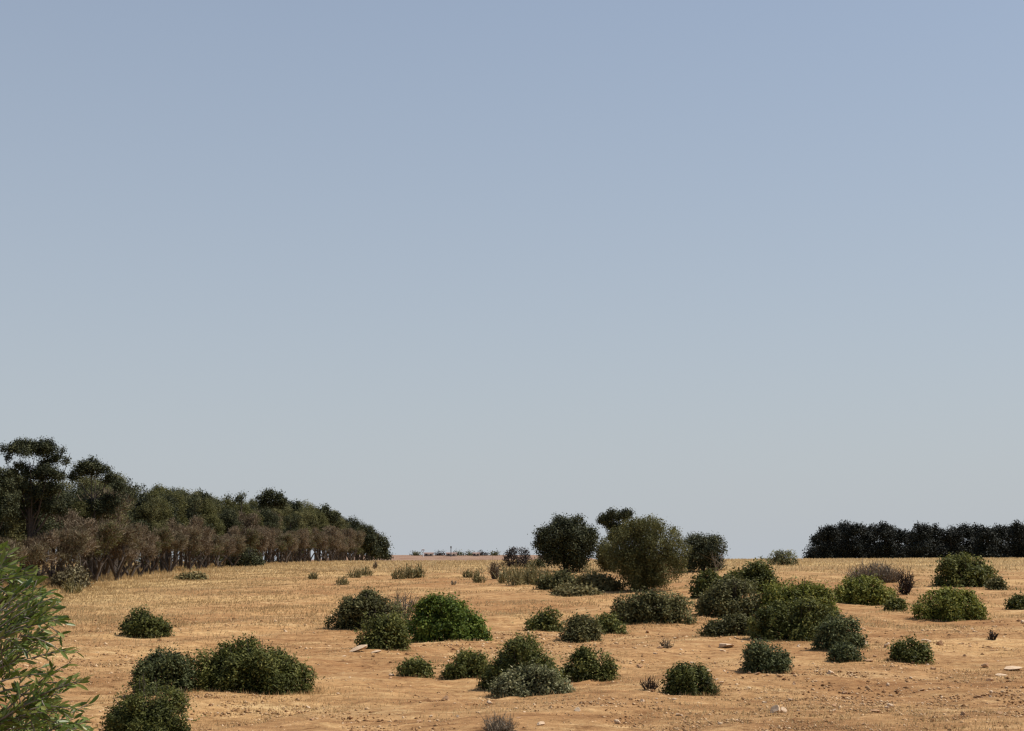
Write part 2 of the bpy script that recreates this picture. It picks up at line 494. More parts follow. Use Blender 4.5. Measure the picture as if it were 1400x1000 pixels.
S('shrub', 888, 853, 120, 48, 'dull', 'wide hedge-like dark bush growing in front of the big round tree', prof=[(-1, .55), (-.8, .85), (-.2, 1), (.4, .9), (.85, .7), (1, .3)], depth=.45, lump=.12, ragged=.8, nl=60)
S('shrub', 967, 818, 45, 38, 'mastic', 'dark small bush at the left end of the large thicket', ragged=.9)
S('shrub', 1025, 812, 76, 44, 'mastic', 'highest dark bush at the back of the large thicket', prof=[(-1, .4), (-.6, .7), (-.35, .75), (-.1, 1), (.5, .95), (.85, .7), (1, .3)])
S('shrub', 1000, 846, 88, 56, 'dull', 'grey-green bush filling the left middle of the large thicket', prof=[(-1, .35), (-.5, .85), (0, 1), (.5, .95), (1, .5)])
S('shrub', 1092, 848, 112, 60, 'lime', 'yellow-green sunlit bush crowning the large thicket', prof=[(-1, .5), (-.5, .9), (0, 1), (.5, .9), (1, .3)], lump=.1)
S('shrub', 1088, 877, 128, 56, 'mastic', 'broad dark bush forming the front of the large thicket', prof=[(-1, .4), (-.6, .85), (0, 1), (.4, .95), (.8, .8), (1, .45)], depth=.55)
S('shrub', 1003, 870, 100, 26, 'dull', 'very low dark bush along the front left foot of the large thicket', depth=.4)
S('shrub', 1148, 890, 64, 52, 'blue', 'rounded bush at the right end of the large thicket', ragged=.7)
S('shrub', 1155, 906, 40, 26, 'blue', 'tiny bush tucked below the right end of the large thicket', ragged=.9)
S('shrub', 1048, 921, 60, 52, 'blue', 'boxy dark green bush on open soil just below the large thicket', seed=7, prof=[(-1, .6), (-.7, .9), (-.1, 1), (.35, .8), (.75, .62), (1, .4)], depth=.9)
S('shrub', 943, 951, 68, 45, 'mastic', 'round dark bush next to a small dead brown weed', prof=[(-1, .15), (-.6, .7), (-.3, .97), (.2, 1), (.55, .8), (.8, .4), (1, .15)], ragged=1.1)
S('shrub', 1245, 907, 54, 34, 'mastic', 'small dark bush split by a pale stem on the stony right-hand soil', ragged=1.2)
S('shrub', 1180, 828, 80, 42, 'lime', 'yellow-green bush below the grey dead bush near the dark tree belt', lump=.1, prof=[(-1, .5), (-.5, .95), (0, 1), (.5, .85), (1, .3)])
S('shrub', 1223, 837, 27, 20, 'mastic', 'tiny dark bush at the right foot of a yellow-green one')
S('shrub', 1321, 803, 82, 42, 'mastic', 'wide domed dark bush closest in front of the dark tree belt', prof=[(-1, .4), (-.75, .8), (-.3, 1), (.4, .93), (.8, .65), (1, .3)], lump=.07, ragged=.5)
S('shrub', 1363, 807, 17, 18, 'dull', 'tiny bush just right of the wide domed one')
S('shrub', 1297, 849, 92, 45, 'lime', 'yellow-green rounded bush on the right-hand slope with dark left side', lump=.1, prof=[(-1, .4), (-.6, .85), (0, 1), (.6, .85), (1, .4)])
S('shrub', 1394, 834, 28, 22, 'mastic', 'little dark bush cut off by the right edge')
S('shrub', 1071, 774, 38, 24, 'grey', 'pale grey bush seen against the sky on the crest', depth=.6, leafpx=1.8)
S('shrub', 765, 807, 62, 24, 'dull', 'low flat olive bush beneath the smaller round tree', depth=.5, ragged=1.4)
S('shrub', 818, 808, 60, 20, 'weed', 'low straw-green scrub between the two round trees', depth=.5, ragged=1.5)
S('shrub', 790, 816, 70, 12, 'weed', 'sprawling pale weeds at the downhill edge of the olive scrub', depth=.5, ragged=1.5)
S('shrub', 707, 776, 42, 27, 'redbrown', 'dark reddish brown domed bush on the skyline beside the smaller round tree', depth=.8, leafpx=1.9, lump=.06, ragged=.4)
S('shrub', 735, 778, 18, 18, 'dull', 'tiny skyline bush between the reddish dome and the round tree', leafpx=1.9)
S('shrub', 334, 776, 50, 30, 'pine', 'dark low bush at the foot of the brown wood', depth=.6, leafpx=2)
S('shrub', 262, 794, 40, 7, 'weed', 'flat straw-green scrub along the near foot of the wood', depth=.5)
S('shrub', 96, 806, 46, 32, 'olivebrown', 'grey-brown bush under the near end of the wood', depth=.7, ragged=1.3)


# dead and dry tufts: stems radiating from one foot
def tuft_mesh(ht, spread, n, wdt, rng, lean=0, branch=True, bent=.25, foot=.45):
    V = []; T = []
    for k in range(n):
        a = rng.uniform(0, 2 * math.pi); s = spread * math.sqrt(rng.random())
        b = np.array([math.cos(a) * s * foot, math.sin(a) * s * foot, -.02])
        h = ht * rng.uniform(.3, 1) ** 1.2 * (1 - .55 * (s / spread) ** 2)
        tip = np.array([math.cos(a) * s + lean * h + rng.normal() * bent * .2 * h, math.sin(a) * s, h])
        segs = [(b, tip, wdt)]
        if branch:
            for q in range(4):
                t0 = rng.uniform(.3, .95); c = b + (tip - b) * t0
                segs.append((c, c + (rng.normal(size=3) * .14 + [0, 0, .13]) * ht, wdt * .8))
        for c, d, wv in segs:
            sd = unit(np.cross(d - c, rng.normal(size=3))) * wv * .5
            V += [c - sd, c + sd, d + sd * .4, d - sd * .4]; T.append(rng.random())
    return np.array(V), np.array(T)


def tuft(name, px, row, wpx, hpx, mat, label, cat, n=60, seed=1, th=1.0, lean=0, group=None, branch=True, foot=.45):
    rng = np.random.default_rng(seed + int(px))
    x, y = hit(px, row)
    z = float(ground(x, y))
    V, T = tuft_mesh(hpx * y / F, wpx * y / F * .5, n, th * y / 1406, rng, lean, branch, foot=foot)
    o = link(name, leaf_mesh(name, V, T), None, M[mat]); o.location = (x, y, z)
    return tag(o, label, cat, group)


tuft('dead_bush', 682, 1003, 52, 28, 'dead', 'dead purplish grey tuft of twigs at the near edge of the field', 'dead bush', 260, th=.6)
tuft('dead_bush', 552, 842, 40, 42, 'dead', 'dead brown twigs rising between the wide dark bush and the green mound', 'dead bush', 45)
tuft('dead_bush', 1197, 796, 78, 30, 'dead', 'wide grey dead bush above the yellow-green bush near the tree belt', 'dead bush', 420, th=.7, foot=.7)
tuft('dead_bush', 1237, 813, 22, 42, 'redbrown', 'upright dark brown dead plant like a narrow fan', 'dead bush', 70, lean=.15)
tuft('dead_weed', 889, 943, 28, 24, 'redbrown', 'small dead brown weed left of the round dark bush', 'weed', 40)
tuft('dead_weed', 972, 950, 30, 26, 'weed', 'olive straw weed at the right foot of the round dark bush', 'weed', 40)
tuft('dead_weed', 1357, 875, 14, 17, 'redbrown', 'lone tiny dark brown weed on the stony right-hand soil', 'weed', 30)
tuft('dead_weed', 912, 887, 20, 15, 'brown', 'small straw-brown tuft on bare soil above the round dark bush', 'weed', 30)
tuft('dead_weed', 677, 792, 14, 32, 'brown', 'tall brown seedy weed rising to the skyline below the reddish dome bush', 'weed', 50)
tuft('dead_weed', 620, 800, 8, 8, 'brown', 'tiny brown weed in the straw above the green mound bush', 'weed', 16)
tuft('dead_weed', 513, 778, 7, 12, 'brown', 'small dark weed in the straw at the far end of the wood', 'weed', 20)
tuft('dead_weed', 242, 975, 34, 34, 'brown', 'brown dry weed between the bluish bush and the near corner bush', 'weed', 45)
tuft('dead_weed', 98, 812, 30, 26, 'weed', 'pale straw weed at the near end of the wood', 'weed', 50)
WEEDS = [('uphill of the wide dark grey-green bush', [(468, 800, 14, 14), (475, 822, 12, 10), (485, 790, 16, 14), (500, 787, 14, 12)]),
         ('near the far end of the wood', [(428, 792, 10, 10), (545, 792, 14, 18), (558, 791, 14, 20), (572, 790, 12, 20)]),
         ('in the patch by the smaller round tree', [(640, 790, 10, 12), (655, 797, 14, 20), (688, 798, 16, 22), (700, 791, 20, 22), (706, 800, 18, 26), (716, 799, 18, 26), (724, 789, 20, 22), (730, 800, 18, 28), (742, 800, 18, 24), (754, 798, 16, 18)]),
         ('in the straw above the low scrub between the round trees', [(806, 796, 24, 22)])]
kk = 0
for where, spots in WEEDS:
    for q, (px, row, wv, h) in enumerate(spots):
        lab = f'{["first", "second", "third", "fourth", "fifth", "sixth", "seventh", "eighth", "ninth", "tenth"][q]} straw weed from the left {where}' if len(spots) > 1 else f'pale upright weed {where}'
        tuft('weed_plant', px, row, wv * 1.35, h * 1.1, 'weed', lab, 'weed', 46, seed=kk, group='upright weeds along the upper field', foot=.9); kk += 1

# ------------------------------------------------------------------ trees
TREES = {}


def lobe_cloud(lobes, n, leaf, rng, aspect=.5, k=10, lump=.2, flat_bottom=0.0, tmean=.45, sig=1.0, inner=.3, sub=8, subr=.42):
    lobes = np.array(lobes, float)
    nl = len(lobes)
    C = []; Rr = []; N = []
    for l in lobes:
        D = unit(rng.normal(size=(sub, 3)))
        if flat_bottom: D[:, 2] = np.where(D[:, 2] < 0, D[:, 2] * (1 - flat_bottom), D[:, 2])
        f = rng.uniform(.6, 1.15, sub) * subr
        C.append(l[:3] + D * (1 - f * .8)[:, None] * l[3:6]); N.append(D)
        Rr.append(f * min(l[3], max(l[5], l[3] * .45)))
        C.append(l[None, :3]); Rr.append(np.array([min(l[3], l[5]) * .8])); N.append(np.array([[0, 0, .3]]))
    PP, NN, TT = sublobes(np.vstack(C), np.concatenate(Rr), np.vstack(N), n, k, leaf, rng, sig, tmean, .09, inner)
    V = leaves(PP, NN, leaf, leaf * aspect, rng, up=.1)
    return V, np.clip(TT, 0, 1)


def limbs(tb, base_pts, rads, targets, rng, wob=.12, r0=.5):
    """limbs from points on the trunk to the foliage lobes"""
    for t in targets:
        t = np.array(t, float)
        j = rng.integers(len(base_pts) // 2, len(base_pts))
        s = np.array(base_pts[j]); u = np.linspace(0, 1, 7)[:, None]
        L = np.linalg.norm(t - s)
        pts = s + (t - s) * u + np.array([0, 0, 1.0]) * (-np.sin(u * math.pi) * .10 * L) + np.cumsum(rng.normal(size=(7, 3)), 0) * wob * L * .12 * (u > 0)
        tb.add(pts, np.linspace(rads[j] * r0, .012, 7), 5)


def trunk_path(h, lean, rng, n=7):
    u = np.linspace(0, 1, n)
    return np.stack([lean[0] * u ** 1.5 + rng.normal(size=n) * .05 * u, lean[1] * u ** 1.5 + rng.normal(size=n) * .05 * u, u * h - .1 * (u == 0)], -1)


def make_proto(kind, h, lobes, mat, n, leaf, seed, th=.5, tr=.16, lean=(0, 0), stems=1, twigs=0, twiglen=.5, twigmat=None, **kw):
    rng = np.random.default_rng(seed)
    V, T = lobe_cloud(lobes, n, leaf, rng, **kw)
    tb = Tubes()
    L = np.array(lobes)
    for s in range(stems):
        a = 2 * math.pi * s / max(1, stems) + rng.uniform(-.4, .4)
        ln = (lean[0] + (math.cos(a) * .22 * h if stems > 1 else 0), lean[1] + (math.sin(a) * .22 * h if stems > 1 else 0))
        P = trunk_path(h * th, ln, rng); rd = np.linspace(tr, tr * .45, len(P)); rd[0] *= 1.35
        tb.add(P, rd, 7)
        for_l = L[:, :3] if stems == 1 else L[rng.choice(len(L), max(2, len(L) // stems)), :3]
        limbs(tb, P, rd, for_l, rng)
    crown = leaf_mesh('crown', V, T)
    crown.materials.append(M[mat])
    tm = tb.mesh('trunk'); tm.materials.append(M['bark'])
    parts = [('trunk', tm), ('crown', crown)]
    if twigs:
        vol = L[:, 3] * L[:, 5]; li = rng.choice(len(L), twigs, p=vol / vol.sum())
        D = unit(rng.normal(size=(twigs, 3)) * [1, 1, .7] + [0, 0, .35])
        c = L[li, :3] + D * rng.uniform(.3, .9, twigs)[:, None] * L[li, 3:6]
        d = c + unit(D + rng.normal(size=(twigs, 3)) * .5 + [0, 0, 1.1]) * (twiglen * rng.uniform(.5, 1.2, twigs))[:, None]
        sd = unit(np.cross(d - c, rng.normal(size=(twigs, 3)))) * leaf * .16
        Vt = np.stack([c - sd, c + sd, d + sd * .4, d - sd * .4], 1).reshape(-1, 3)
        m = leaf_mesh('twigs', Vt, rng.random(twigs)); m.materials.append(M[twigmat or 'brown'])
        parts.append(('twigs', m))
    return parts


def place(parts, name, loc, label, cat, group=None, s=1.0, sz=None, rz=0.0):
    o = empty(name, loc, label, cat, group, rz)
    o.scale = (s, s, sz or s)
    for nm, me in parts: link(nm, me, o)
    return o


def at_height(px, row, y):
    return above(px, row, y)


# --- single trees near the crest
def tree_at(name, px, base_row, top_row, wpx, mat, label, kindf, y=None, cat='tree', **kw):
    if y is None: x, y = hit(px, base_row)
    x = (px - 700) / F * y * math.cos(PITCH) * (1 + 0)  # corrected below by the exact ray
    x = above(px, base_row, y)[0]
    z = float(ground(x, y)); zt = above(px, top_row, y)[1]
    h = zt - z; wd = wpx * y / F
    parts = kindf(h, wd, y, mat, **kw)
    return place(parts, name, (x, y, z - .05), label, cat)


def round_tree(h, wd, y, mat, seed=1, low=.12, dens=1.0, shape=None, stems=3, leafpx=2.2, **kw):
    rng = np.random.default_rng(seed)
    lobes = []
    for (lx, lz, rx, rz) in shape:
        for q in range(2):
            lobes.append((lx * wd, (q - .5) * wd * .42 * rng.uniform(.6, 1.2), lz * h, rx * wd * rng.uniform(.92, 1.02), rx * wd * .9, rz * h))
    n = int(dens * h * wd * (1406 / y) ** 2 * 8)
    return make_proto('round', h, lobes, mat, n, leafpx * y / 1406, seed, th=.4, tr=.022 * h + .04, stems=stems, **kw)


tree_at('olive_tree', 882, 808, 706, 118, 'wild', 'largest round olive-green tree, narrowing to the ground behind the hedge-like bush', round_tree, seed=3,
        shape=[(-.05, .55, .36, .34), (.0, .80, .26, .17), (-.28, .72, .16, .14), (.26, .70, .21, .18), (.36, .5, .16, .2), (-.38, .52, .14, .14), (.1, .3, .3, .25), (-.08, .22, .27, .22), (-.15, .84, .15, .12), (.14, .88, .14, .09), (0, .45, .34, .3), (-.06, .12, .22, .14), (.1, .13, .22, .14), (0, .24, .34, .2), (.27, .36, .2, .2), (-.24, .38, .2, .22), (-.1, .86, .22, .12), (.08, .9, .18, .1)], leafpx=1.9, sub=9, subr=.5, dens=1.15, inner=.2)
tree_at('round_tree', 773, 781, 703, 88, 'pine', 'smaller dark round tree on the crest with its trunks showing below', round_tree, seed=5,
        shape=[(-.12, .62, .28, .25), (.2, .62, .26, .26), (-.08, .84, .16, .14), (.2, .88, .1, .1), (-.38, .55, .12, .2), (.38, .60, .12, .24), (0, .36, .36, .20), (-.22, .26, .16, .16), (.2, .24, .18, .17), (0, .6, .3, .25), (-.3, .42, .16, .2), (.32, .4, .15, .2), (-.1, .2, .26, .16), (.12, .18, .26, .16), (.3, .55, .2, .24), (-.32, .55, .18, .22), (0, .75, .3, .18)], leafpx=2.2, sub=8, subr=.5, dens=1.25, inner=.2)
tree_at('round_tree', 961, 782, 727, 60, 'pine', 'dense dark tree close right of the largest olive-green tree', round_tree, seed=8,
        shape=[(-.2, .6, .32, .33), (.2, .58, .3, .33), (-.1, .84, .2, .13), (.3, .78, .16, .13), (-.02, .3, .48, .28), (-.25, .2, .25, .2), (.25, .2, .22, .2), (0, .5, .3, .3)], leafpx=1.9, sub=14, dens=1.3)
tuft('bare_sapling', 980, 782, 26, 50, 'dead', 'thin bare sapling sticking out right of the dense dark tree', 'sapling', 9, lean=.28, th=.5, foot=.15)
tree_at('pine_tree', 842, 778, 697, 46, 'pine', 'pine whose dark tuft shows above the left shoulder of the largest tree', round_tree, y=165, seed=9,
        shape=[(-.12, .88, .34, .1), (-.35, .8, .16, .07), (.28, .9, .22, .08), (-.1, .7, .2, .06), (.1, .55, .3, .18)], stems=1, leafpx=2.0)
tree_at('round_tree', 828, 778, 735, 30, 'dull', 'small pale-edged tree peeping from behind the left flank of the largest tree', round_tree, y=120, seed=10,
        shape=[(0, .6, .45, .35), (.1, .3, .4, .3)], stems=1)

# --- the wood on the left: prototypes
rp = np.random.default_rng(77)


def brown_lobes(h, rng):
    L = []
    for q in range(9):
        a = rng.uniform(0, 6.28); rr = rng.uniform(.3, 1.5)
        L.append((rr * math.cos(a), rr * math.sin(a), h * rng.uniform(.46, .88), rng.uniform(.6, 1.15), rng.uniform(.6, 1.15), h * rng.uniform(.10, .18)))
    return L


def pine_lobes(h, rng, wide=1.7):
    L = []
    for q in range(12):
        a = rng.uniform(0, 6.28); f = rng.uniform(0, 1); rr = wide * (1 - .55 * f) * rng.uniform(.2, .9)
        L.append((rr * math.cos(a), rr * math.sin(a), h * (.36 + .54 * f), rng.uniform(.8, 1.3), rng.uniform(.8, 1.3), h * rng.uniform(.08, .14)))
    return L


BROWN = [make_proto('brown', 5.4, brown_lobes(5.4, rp), m_, 6500, .13, 20 + k, th=.38, tr=.15, stems=st + 1, twigs=2200, twiglen=.38, inner=.5, tmean=.4, sub=10, subr=.34)
         for k, (m_, st) in enumerate([('brown', 2), ('olivebrown', 3), ('brown', 1), ('dull', 2), ('olivebrown', 3)])]
PINE = [make_proto('pine', 7.5, pine_lobes(7.5, rp), ['pine', 'wild', 'pine', 'dull'][k], 13000, .15, 40 + k, th=.8, tr=.17, stems=1, flat_bottom=.4) for k in range(4)]
SMALLPINE = [make_proto('pine', 7.5, [(0, 0, 7.1, 1.0, 1.0, .4), (.5, .2, 6.6, .8, .7, .3), (-.6, 0, 6.4, .5, .5, .25)], 'pine', 3500, .15, 50, th=.9, tr=.11, flat_bottom=.5),
             make_proto('pine', 7.5, [(0, 0, 6.9, 1.9, 1.5, .5), (1.2, .3, 6.5, 1.2, 1, .35), (-1.2, 0, 6.2, 1.0, .9, .3), (0, .5, 5.8, 1.5, 1.2, .5)], 'pine', 8000, .15, 51, th=.85, tr=.15, flat_bottom=.5)]
WORDS2 = 'nineteenth twentieth'.split() + [t + '-' + o for t in ('twenty', 'thirty', 'forty') for o in 'first second third fourth fifth sixth seventh eighth ninth'.split()]
WORDS = 'first second third fourth fifth sixth seventh eighth ninth tenth eleventh twelfth thirteenth fourteenth fifteenth sixteenth seventeenth eighteenth'.split()
ORD = WORDS + WORDS2
rw = np.random.default_rng(101)


def top_row(px):
    return float(np.interp(px, [-80, 0, 20, 60, 95, 130, 165, 190, 250, 300, 345, 400, 440, 470, 495, 515, 530, 540], [632, 645, 650, 655, 668, 650, 660, 662, 667, 684, 690, 692, 698, 708, 718, 728, 742, 752]))


# front row of brown trees
yy = 66.0; k = 0
while yy < 250:
    x = -27.0 - rw.uniform(0, 1.6) - (2.0 if yy > 150 else 0) * 0
    px = 700 + x / yy * F
    z = float(ground(x, yy))
    lab = f'brown half-bare tree, {ORD[k]} from the near end of the wood\'s front row' if k < len(ORD) else 'brown half-bare tree far along the front row of the wood'
    tr_row = top_row(px) + np.interp(px, [0, 200, 400, 520], [78, 56, 32, 9]) + rw.uniform(-10, 10) * np.interp(px, [0, 500], [1, .4])
    ht = above(px, tr_row, yy)[1] - z
    s = float(np.clip(ht / 5.0, .5, 1.25)) * rw.uniform(.82, 1.12)
    place(BROWN[k % 5], 'dry_tree', (x, yy, z - .05), lab, 'tree', 'brown trees along the front of the wood', s=max(s, .8), sz=s, rz=rw.uniform(0, 6.28))
    yy += rw.uniform(2.9, 4.2) * (1 + .35 * (yy > 150)); k += 1
# mixed second row and pines behind
for row_i, (x0, step, off) in enumerate([(-30.6, 3.4, 6), (-33.6, 2.9, -3), (-38.0, 4.0, -5)]):
    yy = 74.0 + row_i * 3; k = 0
    while yy < 330:
        x = x0 - rw.uniform(-1, 1.2)
        px = 700 + x / yy * F
        if px > -110:
            z = float(ground(x, yy))
            ht = above(px, top_row(px) + off + 3 + rw.uniform(-9, 15), yy)[1] - z
            s = float(np.clip(ht / 7.3, .4, 1.6))
            if row_i == 0 and rw.random() < .22:
                place(BROWN[rw.integers(5)], 'dry_tree', (x, yy, z - .05), 'brown half-bare tree standing just behind the front row of the wood', 'tree', 'brown trees of the second row', s=max(.8, s * 7.3 / 5.6), sz=s * 7.3 / 5.6, rz=rw.uniform(0, 6.28))
            else:
                lab = ['dark green pine in the second row of the wood', 'dark green pine rising behind the brown trees of the wood', 'dark green pine deep in the wood, only its top showing'][row_i]
                place(PINE[rw.integers(4)], 'pine_tree', (x, yy, z - .05), lab, 'tree', ['pines of the second row', 'pines behind the brown trees', 'pines deep in the wood'][row_i], s=max(s, .75), sz=s, rz=rw.uniform(0, 6.28))
        yy += step * rw.uniform(.8, 1.25) * (1 + .3 * (yy > 160)); k += 1

# undergrowth between the trunks
und = [make_proto('bush', 1.8, [(dx, dy, .8, .9, .8, .7) for dx, dy in ((-.8, 0), (.7, .3), (0, -.3))] + [(.2, 0, 1.4, .7, .7, .45)], m_, 1700, .15, 700 + q, th=.3, tr=.05, stems=3) for q, m_ in enumerate(('dull', 'olivebrown', 'mastic'))]
for k in range(34):
    if k < 12: continue
    yy = 80 + 170 * (k / 34) ** 1.1 + rw.uniform(-1, 1); x = -33.5 - rw.uniform(0, 9)
    s = rw.uniform(.9, 1.6)
    place(und[k % 3], 'undergrowth_shrub', (x, yy, float(ground(x, yy)) - .05), 'low dark shrub half hidden between the trunks of the wood', 'shrub', 'undergrowth between the trunks of the wood', s=s, rz=rw.uniform(0, 6.28))

# the tall pines that stand out of the wood
def tall_pine(px, y, top, lobes_px, label, mat='pine', seed=1, dens=4.5, tr=.2, th=.7, leafpx=2.0):
    x = above(px, 700, y)[0]; z = float(ground(x, y))
    rng = np.random.default_rng(seed)
    L = []
    for (lx, lr, rx, rz) in lobes_px:
        X_, Z_ = above(lx, lr, y)
        L.append((X_ - x, rng.uniform(-.5, .5) * rx * y / F, Z_ - z, rx * y / F, rx * y / F * .8, rz * y / F))
    h = max(l[2] for l in L)
    area = sum(l[3] * l[5] for l in L) * 3.14 * (1406 / y) ** 2
    p = make_proto('pine', h, L, mat, int(area * dens * 1.7), leafpx * y / 1406, seed, th=th, tr=tr, flat_bottom=.3, inner=.25, sub=7, subr=.5)
    return place(p, 'pine_tree', (x, y, z - .05), label, 'tree')


tall_pine(42, 84, 600, [(45, 612, 28, 11), (24, 610, 12, 9), (66, 611, 14, 9), (6, 614, 4, 8), (12, 626, 4, 6), (84, 616, 7, 4), (75, 625, 15, 7), (60, 634, 17, 7), (91, 630, 5, 4), (28, 637, 14, 6), (45, 646, 24, 8), (15, 650, 12, 8),
                        (70, 650, 20, 9), (35, 665, 26, 10), (60, 672, 22, 10), (20, 680, 18, 10), (80, 665, 14, 8), (45, 692, 24, 10), (45, 618, 34, 8), (60, 650, 30, 9), (50, 682, 34, 14), (25, 700, 26, 14), (74, 690, 24, 14), (20, 665, 22, 12)],
          'tallest pine of the wood with a flat open crown full of sky gaps', seed=61, dens=3.6)
tall_pine(126, 98, 628, [(124, 634, 18, 7), (110, 642, 12, 7), (140, 641, 12, 6), (122, 646, 20, 5), (152, 650, 10, 4), (145, 655, 12, 4), (163, 666, 10, 6), (100, 650, 8, 5), (130, 694, 32, 12), (105, 704, 26, 14), (155, 684, 22, 10), (125, 638, 20, 5)],
          'second tallest pine with a domed crown just right of the flat-crowned one', seed=62, dens=4)
tall_pine(-8, 80, 640, [(-5, 650, 22, 10), (10, 660, 18, 12), (-15, 670, 24, 12), (5, 682, 24, 12), (-20, 695, 26, 12), (8, 700, 22, 12)], 'dense pine at the very edge left of the flat-crowned one', seed=63, dens=4)
tall_pine(330, 166, 673, [(331, 678, 5, 4), (326, 684, 4, 4), (311, 681, 5, 3)], 'small round-headed pine on a bare thin trunk above the middle of the wood', seed=64, tr=.12, th=.92)
tall_pine(372, 188, 673, [(368, 677, 14, 5), (378, 680, 12, 6), (360, 683, 12, 5), (385, 686, 9, 5), (372, 690, 18, 6)], 'flat umbrella-crowned pine standing above the middle of the wood', seed=65)
tall_pine(404, 208, 688, [(404, 691, 9, 4), (398, 697, 12, 5)], 'lower flat-crowned pine just right of the umbrella-crowned one', seed=66)
tall_pine(444, 240, 692, [(444, 695, 6, 4), (448, 701, 12, 5), (455, 708, 12, 6)], 'small peaked pine standing above the far half of the wood', seed=67)
tall_pine(275, 147, 673, [(272, 676, 6, 4), (280, 681, 8, 4), (270, 686, 12, 6)], 'small pine top showing over the wood above the dark low bush', seed=68)
tall_pine(520, 290, 735, [(520, 740, 9, 7), (526, 748, 7, 9), (528, 760, 5, 7), (516, 752, 10, 10)], 'last dark pine at the far end of the wood', seed=69, mat='pine')
tall_pine(506, 280, 722, [(500, 727, 9, 6), (508, 732, 9, 7), (503, 742, 14, 10), (507, 756, 14, 10)], 'dark pine next to last at the far end of the wood', seed=70, mat='pine')

# --- the dark belt of evergreens on the right
prof_r = [(1117, 749), (1122, 733), (1132, 719), (1142, 722), (1155, 714), (1170, 717), (1185, 722), (1197, 716), (1212, 717), (1230, 721), (1248, 723), (1262, 717), (1276, 720), (1288, 728), (1302, 725), (1318, 719), (1336, 715), (1350, 719), (1364, 722), (1380, 717), (1396, 711), (1412, 712), (1430, 716)]
for k, (px, tr_) in enumerate(prof_r):
    y = 262 + 9 * math.sin(k * 2.1)
    tr_ = tr_ + 3.6 * math.sin(k * 4.4 + 1)
    bx = above(px, 764, y)[0]
    z = float(ground(bx, y)) - .1
    zt = above(px, tr_ + 1, y)[1]; h = zt - z
    rng = np.random.default_rng(300 + k)
    L = []
    for q in range(14):
        f = q / 13; wv = (1.15 - .5 * f ** 2) * ((1.9, 2.7, 2.2, 3.0)[k % 4] if k else 1.3)
        L.append((rng.uniform(-.55, .55) * wv, rng.uniform(-.5, .5) * wv, h * (.08 + .84 * f), wv * rng.uniform(.55, .8), wv * .7, h * .10))
    for q in range(3): L.append(((q - 1) * 1.3, rng.uniform(-.3, .3), h * .12, 1.3, 1.2, h * .12)); L.append(((q - 1) * 1.2, rng.uniform(-.3, .3), h * .34, 1.4, 1.2, h * .16))
    for q in range(4): L.append((rng.uniform(-1, 1), rng.uniform(-.5, .5), h * rng.uniform(.72, .8), 1.5, 1.3, h * .17))
    p = make_proto('ev', h, L, 'cypress', 7000, 1.6 * y / 1406, 300 + k, th=.6, tr=.16, k=10, inner=.3, tmean=.4, aspect=.75)
    lab = 'black-green evergreen at the open end of the dark tree belt' if k == 0 else 'black-green evergreen, ' + (WORDS + ['nineteenth', 'twentieth', 'twenty-first', 'twenty-second', 'twenty-third'])[k] + ' from the open end of the dark tree belt'
    place(p, 'evergreen_tree', (bx, y, z), lab, 'tree', 'evergreens of the dark tree belt')

# --- far things behind the crest
FAR = 1150.0


def far_tree(px, row, wpx, hpx, label, mat='dull', k=0):
    x, zb = above(px, row, FAR); z = float(ground(x, FAR))
    zt = above(px, row - hpx, FAR)[1]; h = max(2.0, zt - z); wd = wpx * FAR / F
    L = [(dx * wd, 0, h * .6, wd * .32, wd * .3, h * .38) for dx in (-.28, 0, .28)] + [(0, 0, h * .3, wd * .45, wd * .4, h * .28)]
    p = make_proto('far', h, L, mat, 420, 1.5 * FAR / 1406, 500 + k, th=.5, tr=.3, k=6)
    place(p, 'far_tree', (x, FAR, z - .2), label, 'tree', 'far trees behind the crest')


far_tree(569, 766, 12, 8, 'tiny far dark tree left of the pale mast', k=1)
far_tree(602, 766, 15, 8, 'tiny far dark tree between the pale and the dark mast', 'redbrown', k=2)
far_tree(641, 766, 14, 7, 'tiny far dark tree right of the dark mast', k=3)
far_tree(659, 766, 13, 8, 'tiny far dark tree nearest the reddish dome bush', 'redbrown', k=4)
far_tree(626, 766, 16, 5, 'low far tree behind the crest at the foot of the dark mast', k=5)
far_tree(676, 766, 12, 8, 'faint far tree at the left edge of the reddish dome bush', k=6)


def boxm(x0, x1, y0, y1, z0, z1):
    v = np.array([(x, y, z) for z in (z0, z1) for x, y in ((x0, y0), (x1, y0), (x1, y1), (x0, y1))], float)
    f = np.array([(0, 3, 2, 1), (4, 5, 6, 7), (0, 1, 5, 4), (1, 2, 6, 5), (2, 3, 7, 6), (3, 0, 4, 7)])
    return v, f


M['wallm'] = solid('far_brown_wall', [(.24, .19, .16), (.32, .26, .22)], .3)
M['roof'] = solid('far_red_roof', [(.20, .12, .095), (.27, .165, .13)], .6)
M['glassm'] = solid('dark_window', [(.02, .02, .025), (.03, .03, .035)], 1, rough=.3)
M['metal'] = solid('weathered_metal', [(.10, .10, .10), (.16, .16, .16)], 2, rough=.6)
M['palemetal'] = solid('pale_painted_metal', [(.55, .55, .55), (.7, .7, .7)], 2, rough=.6)


